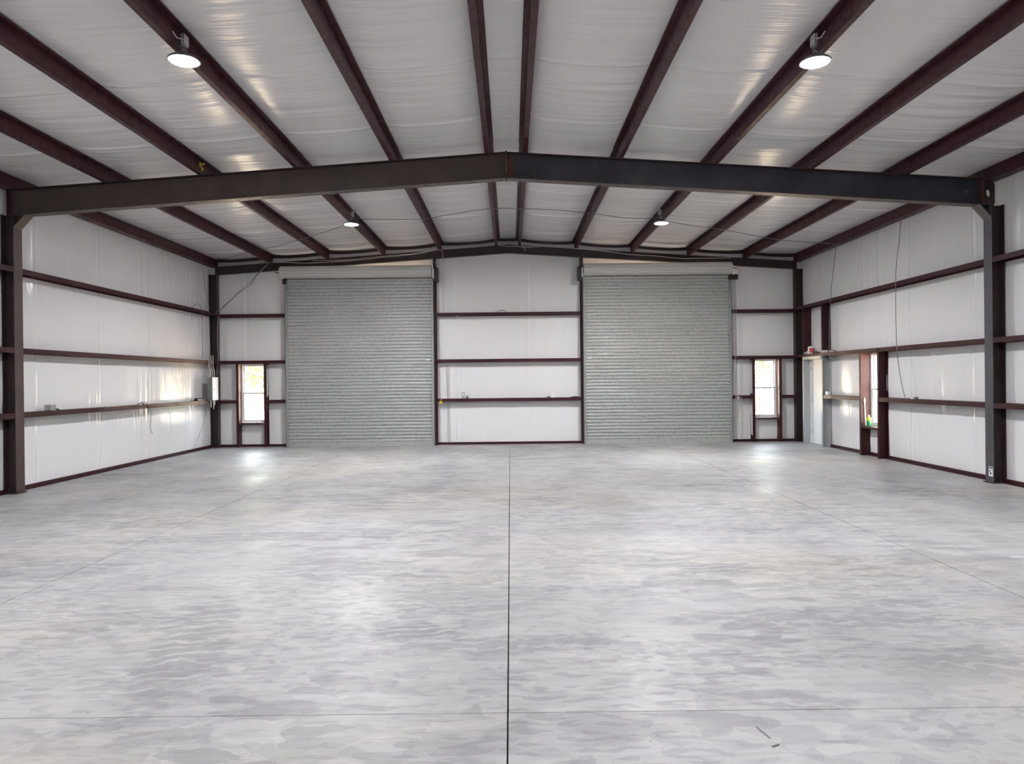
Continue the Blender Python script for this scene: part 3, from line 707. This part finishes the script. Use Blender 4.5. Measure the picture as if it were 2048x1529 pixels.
# ---------------------------------------------------------------- cables
def smooth(pts, n=5):
    P_ = [Vector(p) for p in pts]; out = []
    for i in range(len(P_)-1):
        p0, p1, p2, p3 = P_[max(i-1, 0)], P_[i], P_[i+1], P_[min(i+2, len(P_)-1)]
        for k in range(n):
            t = k/n; out.append(0.5*((2*p1)+(-p0+p2)*t+(2*p0-5*p1+4*p2-p3)*t*t+(-p0+3*p1-3*p2+p3)*t*t*t))
    out.append(P_[-1]); return out
def cable(label, pts, rad=0.007, m=M_CABLE, name='cable', extra=None):
    b = MB().tube(smooth(pts), rad, 6)
    for e in (extra or []): b.tube(smooth(e), rad, 6)
    return tag(b.build(name, m, smooth=True), label, 'cable')
cable('thin grey cable sagging from far left lamp to left rear corner', [(-3.22, 14.35, 4.79), (-3.4, 14.5, 4.765), (-3.878, 15, 4.757), (-5.2, 16.5, 4.802), (-5.837, 17, 4.808), (-6.802, 17.8, 4.791), (-7.32, 18, 4.76)])
cable('grey cable strung between the two far lamps under the ridge', [(-3.0, 14.25, 4.89), (-2.384, 14.27, 4.871), (-1.589, 14.3, 4.889), (-1.088, 14.3, 4.97), (-0.337, 14.3, 5.07), (0.363, 14.3, 5.07), (1.113, 14.3, 5.03), (1.812, 14.3, 4.95), (2.411, 14.3, 4.865), (3.067, 14.33, 4.86)])
cable('grey cable sagging from far right lamp towards right eave and down the right wall', [(3.30, 14.35, 4.79), (3.887, 14.6, 4.753), (4.589, 14.9, 4.727), (5.635, 15.2, 4.598), (6.461, 15.4, 4.553), (7.22, 15.6, 4.54), (7.30, 15.78, 4.50), (7.3, 15.884, 4.127), (7.34, 16.1, 3.668), (7.34, 16.224, 2.933), (7.34, 16.25, 2.254), (7.34, 16.22, 2.10), (7.35, 16.1, 2.04)])
cable('long grey cable hanging down right wall to the bottom girt', [(7.36, 13.258, 4.60), (7.35, 13.301, 4.174), (7.35, 13.413, 3.727), (7.35, 13.444, 3.074), (7.35, 13.426, 2.227), (7.35, 13.317, 1.663), (7.38, 13.207, 1.25), (7.42, 13.15, 1.235), (7.44, 13.10, 1.24)])
cable('pair of pale cables crossing diagonally to left corner column', [(-6.0, 18.15, 4.70), (-6.308, 18.12, 4.389), (-6.483, 18.1, 4.175), (-6.738, 18.1, 3.953), (-7.058, 18.1, 3.668), (-7.367, 18.14, 3.43)], 0.007, M_CABLE,
      extra=[[(-6.0, 18.12, 4.68), (-6.33, 18.1, 4.32), (-6.45, 18.08, 4.13), (-6.75, 18.08, 3.92), (-7.08, 18.08, 3.62), (-7.24, 18.1, 3.452), (-7.300, 18.1, 3.134), (-7.315, 18.1, 2.625), (-7.295, 18.1, 2.307), (-7.31, 17.98, 1.79)]])
cable('pale cable running along end wall rafter above left door and dropping beside it', [(-6.0, 18.15, 4.70), (-5.622, 18.14, 4.69), (-4.986, 18.14, 4.665), (-4.222, 18.14, 4.70), (-3.6, 18.14, 4.74), (-3.203, 18.14, 4.785), (-2.693, 18.14, 4.825), (-2.183, 18.14, 4.883), (-1.801, 18.14, 4.955), (-1.655, 18.14, 4.956), (-1.596, 18.15, 4.828), (-1.595, 18.16, 4.217), (-1.611, 18.18, 3.708), (-1.58, 18.22, 3.40)], 0.007, M_CABLEW,
      extra=[[(-4.9, 18.13, 4.72), (-4.0, 18.13, 4.74), (-3.0, 18.13, 4.83), (-2.4, 18.13, 4.87), (-1.9, 18.13, 4.945)]])
cable('pale cable looping along end wall rafter above right door', [(-0.17, 18.14, 5.06), (0.11, 18.14, 5.035), (0.364, 18.14, 5.036), (0.555, 18.14, 5.006), (1.001, 18.14, 5.025), (1.764, 18.14, 4.965), (2.399, 18.14, 4.905), (3.162, 18.14, 4.80), (3.798, 18.14, 4.756), (4.434, 18.14, 4.69), (4.943, 18.14, 4.69), (5.706, 18.14, 4.684)], 0.007, M_CABLEW,
      extra=[[(0.364, 18.14, 5.036), (0.47, 18.14, 4.99), (0.49, 18.14, 4.90)]])
cable('thin cable hanging down left wall near the far corner', [(-7.36, 17.3, 4.70), (-7.36, 17.45, 4.2), (-7.36, 17.7, 3.5), (-7.36, 17.75, 2.6), (-7.36, 17.80, 1.80)], 0.005)
cable('grey cable looped over top girt on left wall', [(-7.40, 16.9, 3.44), (-7.37, 17.0, 3.52), (-7.36, 17.15, 3.54), (-7.36, 17.3, 3.47), (-7.37, 17.33, 3.3), (-7.37, 17.34, 2.8), (-7.37, 17.35, 2.25)], 0.006)
cable('short wire ring lying on top girt between the doors', [(-0.24, 18.3, 3.39), (-0.2, 18.28, 3.42), (-0.12, 18.28, 3.435), (-0.04, 18.28, 3.42), (0.0, 18.3, 3.39)], 0.008)
cable('thin wire hanging from bottom girt on left wall', [(-7.42, 14.45, 1.235), (-7.40, 14.55, 1.27), (-7.39, 14.70, 1.25), (-7.375, 14.80, 1.12), (-7.375, 14.829, 0.955), (-7.375, 14.80, 0.749), (-7.375, 14.884, 0.608)], 0.006,
      extra=[[(-7.44, 14.4, 1.23), (-7.42, 14.5, 1.26), (-7.42, 14.65, 1.24)]])
cable('black thin wire trailing down left wall below the panel', [(-7.52, 17.9, 1.15), (-7.52, 17.8, 0.8), (-7.53, 17.5, 0.4), (-7.52, 17.2, 0.1)], 0.004)
# faint conduit stripe beside the left centre post
cable('two thin grey cords hanging behind girts beside left centre post', [(-1.56, 18.40, 2.05), (-1.54, 18.40, 1.3), (-1.53, 18.40, 0.08)], 0.008, M_CABLEW,
      extra=[[(-1.50, 18.40, 2.05), (-1.50, 18.40, 1.2), (-1.48, 18.40, 0.08)]])

# ---------------------------------------------------------------- electrical panel
ep = thing('electrical_panel', 'grey electrical panel with white cover near left rear corner', 'electrical panel', (-7.33, 17.82, 1.23))
MB().box(-7.385, -7.275, 17.66, 17.99, 1.225, 1.785).build('cabinet', M_PANEL, ep, bevel=0.004)
MB().box(-7.275, -7.262, 17.655, 17.995, 1.22, 1.79).build('cover', M_WHITE, ep, bevel=0.003)
MB().box(-7.264, -7.256, 17.70, 17.72, 1.46, 1.54).build('latch', M_GALV, ep)
for i, (y, zt_) in enumerate(((17.70, 2.33), (17.82, 2.33), (17.94, 2.34))):
    MB().tube([(-7.34, y, 1.78), (-7.34, y, 1.95), (-7.37, y, 2.05), (-7.37, y, zt_)], 0.012, 8).build('conduit', M_CABLEW, ep, True)
for y, z0 in ((17.70, 1.04), (17.86, 1.0), (17.93, 1.1)):
    MB().tube([(-7.33, y, 1.23), (-7.33, y, z0)], 0.014, 8).build('conduit', M_CABLEW, ep, True)

# ---------------------------------------------------------------- small objects on the girts
t = thing('junction_box', 'grey metal junction box on bottom girt of left wall', 'electrical box', (-7.44, 11.70, 1.22))
MB().box(-7.50, -7.40, 11.64, 11.78, 1.221, 1.318).build('box_body', M_GALV, t, bevel=0.004)
MB().box(-7.402, -7.396, 11.645, 11.775, 1.225, 1.314).build('cover_plate', M_GALV, t)
MB().tube([(-7.44, 11.78, 1.25), (-7.43, 11.84, 1.245), (-7.42, 11.90, 1.228)], 0.010, 8).build('cable_clamp', M_BLACK, t)
t = thing('cable_connector', 'small white and black cable connectors on left wall girt', 'connector', (-7.43, 14.55, 1.22))
MB().box(-7.46, -7.42, 14.46, 14.58, 1.221, 1.256).build('connector_body', M_WHITE, t, bevel=0.005)
MB().box(-7.46, -7.42, 14.58, 14.66, 1.221, 1.25).build('connector_cap', M_BLACK, t, bevel=0.005)
tag(MB().sweep([(0, 0), (0.10, 0), (0.09, 0.05), (0.03, 0.07)], [(-7.50, 17.12, 1.222), (-7.50, 17.5, 1.222)], (X_, (0, 0, 1))).build('tool_bag', M_BLACK, bevel=0.01), 'small dark bag lying on girt beside electrical panel', 'bag')
tag(MB().sweep([(0, 0), (0.035, 0), (0.035, 0.012), (0, 0.012)], [(-7.41, 13.2, 1.222), (-7.43, 14.1, 1.224)], (X_, (0, 0, 1))).build('metal_strip', M_GALV), 'flat thin metal strip lying on left wall bottom girt', 'strip')
t = thing('strap_bracket', 'galvanised strap bracket with hole on girt between doors', 'bracket', (-1.12, 18.32, 1.19))
m = MB(); m.box(-1.165, -1.145, 18.30, 18.305, 1.187, 1.34).box(-1.105, -1.085, 18.30, 18.305, 1.187, 1.34).box(-1.145, -1.105, 18.30, 18.305, 1.325, 1.355).box(-1.145, -1.105, 18.30, 18.305, 1.187, 1.25)
m.build('strap', M_GALV, t, bevel=0.002); MB().sweep([(0, 0), (0.08, 0), (0.06, 0.07), (0.02, 0.075)], [(-1.07, 18.29, 1.187), (-1.07, 18.33, 1.187)], (X_, (0, 0, 1))).build('clamp', M_PANEL, t)
tag(MB().box(1.11, 1.215, 18.28, 18.36, 1.187, 1.275).build('small_box', M_WHITE, bevel=0.006), 'small white box on bottom girt near right roll-up door', 'box')
tag(MB().tube([(1.02, 18.3, 1.20), (1.06, 18.3, 1.212), (1.105, 18.3, 1.20)], 0.013, 6).build('bolt_pile', M_BLACK), 'small dark hardware left of the white box on girt', 'hardware')
tag(MB().box(1.62, 1.86, 18.28, 18.34, 1.187, 1.203).box(1.68, 1.80, 18.28, 18.34, 1.203, 1.213).build('flat_bar', M_BLACK, bevel=0.002), 'flat dark bar on bottom girt beside right roll-up door', 'bar')
t = thing('padlock', 'yellow padlock hanging on girt beside left roll-up door', 'padlock', (-1.69, 18.225, 1.10))
MB().box(-1.73, -1.66, 18.205, 18.24, 1.06, 1.13).build('lock_body', M_YEL, t, bevel=0.008)
MB().tube([(-1.715+0.025*(1-math.cos(a)), 18.22, 1.13+0.045*math.sin(a)) for a in np.linspace(0, PI, 8)], 0.006, 6).build('shackle', M_BRASS, t)
tag(MB().box(-1.23, -0.95, 18.33, 18.38, 0.0, 0.018).build('metal_scrap', M_BLACK, bevel=0.004), 'flat dark scrap on floor under bracket between doors', 'scrap')
tag(MB().tube([(-6.10, 18.26, 2.226), (-5.95, 18.28, 2.222), (-5.80, 18.25, 2.23), (-5.76, 18.25, 2.245)], 0.012, 6).build('caulk_tube', M_WHITE, smooth=True), 'slim white tube lying on girt right of left window', 'tube')
tag(MB().tube([(-6.35, 18.24, 0.625), (-6.30, 18.26, 0.66), (-6.42, 18.27, 0.628), (-6.75, 18.27, 0.626)], 0.010, 6).build('white_stick', M_WHITE, smooth=True), 'white stick lying on sill of left end window', 'stick')
tag(MB().box(-7.30, -7.10, 18.28, 18.36, 1.216, 1.232).build('paper_scrap', M_CABLEW, bevel=0.003), 'pale scrap on short girt left of left window', 'scrap')
tag(MB().box(-0.28, -0.255, YB-0.085, YB-0.078, 5.06, 5.235).build('hanging_tag', M_WHITE), 'narrow white tag hanging from rake trim at the ridge', 'tag')
t = thing('pull_box', 'pale switch box on girt right of right roll-up door', 'electrical box', (5.90, 18.2, 1.10))
MB().box(5.85, 5.92, 18.19, 18.245, 1.09, 1.17).build('box_body', M_CABLEW, t, bevel=0.004)
MB().tube([(5.885, 18.21, 1.09), (5.89, 18.2, 0.9), (5.88, 18.2, 0.62)], 0.004, 5).build('cord', M_CABLE, t)
# right wall
t = thing('paint_tub', 'red and white plastic tub on top of grey door frame', 'tub', (7.45, 17.5, 2.216))
MB().lathe([(0.062, 0), (0.068, 0.02), (0.075, 0.15), (0.068, 0.165), (0.045, 0.185), (0.0, 0.19)], (7.455, 17.50, 2.212), 20).build('tub_body', M_WHITE, t, True)
M_REDP = mat('red_label', (0.62, 0.10, 0.10), 0.5)
lab = MB(); vs = []; nl = 10
for k in range(nl+1):
    a = -PI/2-1.0+2.0*k/nl
    for z in (2.235, 2.35): vs.append((7.455+0.077*math.cos(a), 17.50+0.077*math.sin(a), z))
lab.add(vs, [(2*k, 2*k+2, 2*k+3, 2*k+1) for k in range(nl)]); lab.build('tub_label', M_REDP, t)
MB().tube([(7.37, 17.5, 2.28), (7.33, 17.5, 2.24), (7.37, 17.5, 2.22)], 0.01, 6).build('handle', M_WHITE, t)
tag(MB().tube(smooth([(7.46, 17.36, 2.225), (7.44, 17.28, 2.25), (7.46, 17.2, 2.24), (7.48, 17.1, 2.225), (7.46, 17.0, 2.222)]), 0.017, 6).build('glove', M_COL, smooth=True), 'crumpled dark rag on girt beside the red tub', 'rag')
tag(MB().tube(smooth([(7.44, 16.55, 2.222), (7.43, 16.45, 2.25), (7.45, 16.35, 2.26), (7.44, 16.25, 2.24), (7.45, 16.15, 2.222)]), 0.014, 6).build('cable_coil', M_CABLE, smooth=True), 'loose grey cable end bundle on middle girt of right wall', 'cable')
tag(MB().box(7.41, 7.48, 16.52, 16.62, 1.221, 1.30).build('small_box', M_WHITE, bevel=0.006), 'small white box on short girt beside grey door frame', 'box')
t = thing('connector', 'small grey and white connector on right wall bottom girt', 'connector', (7.42, 13.0, 1.222))
MB().box(7.40, 7.45, 12.98, 13.08, 1.221, 1.25).build('connector_body', M_WHITE, t, bevel=0.006)
MB().box(7.40, 7.45, 12.90, 12.975, 1.221, 1.262).build('connector_cap', M_PANEL, t, bevel=0.006)
# spray bottle on the side window sill
M_GRN = mat('green_plastic', (0.03, 0.30, 0.10), 0.35); M_LIME = mat('lime_plastic', (0.55, 0.72, 0.02), 0.35)
t = thing('green_bottle', 'green bottle with lime yellow top on right wall window sill', 'bottle', (7.46, 14.70, 0.615))
MB().lathe([(0.036, 0), (0.040, 0.008), (0.040, 0.10), (0.036, 0.115)], (7.455, 14.70, 0.615), 20).build('bottle_body', M_GRN, t, True)
tag(MB().lathe([(0.0365, 0.113), (0.042, 0.13), (0.041, 0.165), (0.028, 0.19), (0.014, 0.20)], (7.455, 14.70, 0.615), 20).build('bottle_top', M_LIME, t, True), 'lime yellow upper part')
MB().lathe([(0.014, 0.198), (0.016, 0.205), (0.016, 0.228), (0.008, 0.235)], (7.455, 14.70, 0.615), 14).build('cap', M_WHITE, t, True)
tag(MB().tube([(7.47, 14.86, 0.617), (7.462, 14.875, 0.95), (7.455, 14.885, 1.20)], 0.008, 8).tube([(7.457, 14.882, 1.12), (7.456, 14.884, 1.17)], 0.02, 8).build('white_rod', M_WHITE, smooth=True), 'thin white rod leaning in right wall window behind bottle', 'rod')
# yellow rag tied on the purlin at the near rafter
t = thing('yellow_clip', 'crumpled yellow tape tied at purlin on top of near rafter', 'tape', (-4.50, 10.75, 4.80))
m = MB(); pp = [(-4.535, 10.72, 4.96), (-4.50, 10.70, 4.92), (-4.52, 10.70, 4.88), (-4.48, 10.70, 4.86), (-4.50, 10.71, 4.82)]
m.tube(pp, 0.014, 5); m.tube([(-4.545, 10.70, 4.93), (-4.49, 10.69, 4.90), (-4.45, 10.70, 4.93)], 0.012, 5); m.build('tape', M_YEL, t)
# debris on the floor
tag(MB().tube([(1.222, 3.345, 0.003), (1.232, 3.30, 0.004), (1.247, 3.24, 0.003)], 0.0025, 4).build('twig', M_PANEL), 'thin dark twig on concrete floor just beyond nearest joint, longer one', 'twig')
tag(MB().tube([(1.228, 3.165, 0.003), (1.245, 3.172, 0.004), (1.266, 3.185, 0.003)], 0.0035, 4).build('twig', M_PANEL), 'short dark twig on concrete floor near bottom of view', 'twig')
tag(MB().box(4.55, 4.80, 6.40, 6.415, 0.0, 0.004).build('tape_strip', M_WHITE), 'short white strip lying on the floor at right', 'strip')

# ---------------------------------------------------------------- outside
M_GRND = mat('sandy_ground', (0.50, 0.40, 0.30), 0.9)
g1 = noise(M_GRND, pos(M_GRND, (0.3, 0.3, 1)), 1.0, 6, 0.6)
L(M_GRND, ramp(M_GRND, g1, [(0.35, (0.42, 0.30, 0.20)), (0.55, (0.55, 0.45, 0.34)), (0.7, (0.62, 0.55, 0.45))]), P(M_GRND).inputs['Base Color'])
gm = MB(); 
for x0, x1, y0, y1 in ((-90, 90, YB+0.16, 130), (HX+0.12, 90, -30, YB+0.16), (-90, -HX-0.12, -30, YB+0.16)):
    gm.add([(x0, y0, -0.08), (x1, y0, -0.08), (x1, y1, -0.08), (x0, y1, -0.08)], [(0, 1, 2, 3)])
tag(gm.build('ground', M_GRND), 'sunlit sandy ground outside the windows', 'ground', kind='structure')
M_BARK = mat('bark', (0.16, 0.11, 0.08), 0.9)
M_LEAF = mat('leaf', (0.10, 0.20, 0.03), 0.6)
li = N(M_LEAF, 'ShaderNodeTexNoise'); li.inputs['Scale'].default_value = 0.9; L(M_LEAF, pos(M_LEAF), li.inputs['Vector'])
L(M_LEAF, ramp(M_LEAF, li.outputs['Fac'], [(0.35, (0.030, 0.075, 0.028)), (0.65, (0.11, 0.13, 0.03))]), P(M_LEAF).inputs['Base Color'])
P(M_LEAF).inputs['Subsurface Weight'].default_value = 0.0
def tree(label, x, y, h, rad, zb, n, seed):
    rs = random.Random(seed); t = thing('tree', label, 'tree', (x, y, -0.08), 'trees outside the windows')
    MB().tube([(x, y, -0.08), (x+0.1, y, zb*0.6), (x-0.1, y+0.1, zb+0.6*(h-zb))], 0.18, 8).build('trunk', M_BARK, t, True)
    for k in range(5):
        a = rs.uniform(0, 2*PI); MB().tube([(x, y, zb*0.8+0.3*k), (x+math.cos(a)*rad*0.4, y+math.sin(a)*rad*0.4, zb+0.4*k+0.8), (x+math.cos(a)*rad*0.75, y+math.sin(a)*rad*0.75, zb+0.4*k+1.3)], 0.06, 6).build('branch', M_BARK, t, True)
    cl_ = [(rs.gauss(0, 0.45), rs.gauss(0, 0.45), rs.uniform(-1, 1)) for _ in range(40)]
    m = MB()
    for i in range(n):
        c_ = rs.choice(cl_); px = x+(c_[0]+rs.gauss(0, 0.16))*rad; py = y+(c_[1]+rs.gauss(0, 0.16))*rad; pz = (zb+h)/2+(c_[2]+rs.gauss(0, 0.13))*(h-zb)/2
        s = rs.uniform(0.10, 0.2); u = Vector((rs.gauss(0, 1), rs.gauss(0, 1), rs.gauss(0, 1))).normalized(); v = u.cross(Vector((rs.gauss(0, 1), rs.gauss(0, 1), rs.gauss(0, 1)))).normalized()
        p = Vector((px, py, pz)); m.add([p-u*s, p-v*s*0.45, p+u*s, p+v*s*0.45], [(0, 1, 2, 3)])
    tag(m.build('foliage', M_LEAF, t), kind='stuff')
tree('leafy green tree filling upper half of the left end window', -13.3, 40, 7.0, 2.6, 1.7, 3500, 1)
tree('second green tree behind, seen at left in the left window', -18.0, 50, 8.0, 3.0, 1.8, 2500, 2)
tree('green tree whose branches fill upper left of the right end window', 12.2, 34, 6.5, 1.5, 1.7, 1500, 3)
tree('yellow-green tree outside the right wall window', 24.0, 30, 7.0, 3.0, 1.2, 2500, 4)
tree('tree far outside beyond the left roll-up door', -28.0, 55, 8.0, 4.0, 1.5, 2000, 5)
m = MB(); rs = random.Random(21)
for tx in (-6, -2, 2, 6):
    for i in range(1500):
        a = Vector((rs.gauss(0, 1), rs.gauss(0, 1), rs.gauss(0, 1))).normalized()*rs.uniform(0.6, 1.0)
        p = Vector((tx+a.x*2.3, 37+a.y*1.8, 3.6+a.z*2.6)); sz = rs.uniform(0.15, 0.3)
        u = Vector((rs.gauss(0, 1), rs.gauss(0, 1), rs.gauss(0, 1))).normalized(); v = u.cross(Vector((rs.gauss(0, 1), rs.gauss(0, 1), rs.gauss(0, 1)))).normalized()
        m.add([p-u*sz, p-v*sz*0.5, p+u*sz, p+v*sz*0.5], [(0, 1, 2, 3)])
    m.tube([(tx, 37, -0.08), (tx+0.1, 37, 3.0)], 0.2, 8)
tag(m.build('tree_line', M_LEAF), 'line of trees outside, beyond the closed roll-up doors', 'trees', kind='stuff')
M_BRK = mat('outdoor_brick', (0.42, 0.17, 0.10), 0.85); M_CAP = mat('stone_cap', (0.25, 0.24, 0.22), 0.85)
t = thing('brick_pillar', 'small brick pillar with dark cap outside the left end window', 'pillar', (-15.75, 45, -0.08))
MB().box(-16.15, -15.35, 44.6, 45.4, -0.08, 1.0).build('pillar_shaft', M_BRK, t, bevel=0.02); MB().box(-16.4, -15.1, 44.4, 45.6, 1.0, 1.15).build('pillar_cap', M_CAP, t, bevel=0.03)
t = thing('garden_wall', 'low reddish brick wall outside the right end window', 'wall', (14.2, 36, -0.08))
for r_ in range(5):
    for k in range(12):
        x = 11.4+k*0.5+(0.25 if r_ % 2 else 0); MB().box(x, x+0.47, 36, 36.3, -0.08+r_*0.17, -0.08+r_*0.17+0.155).build('brick', M_BRK, t)
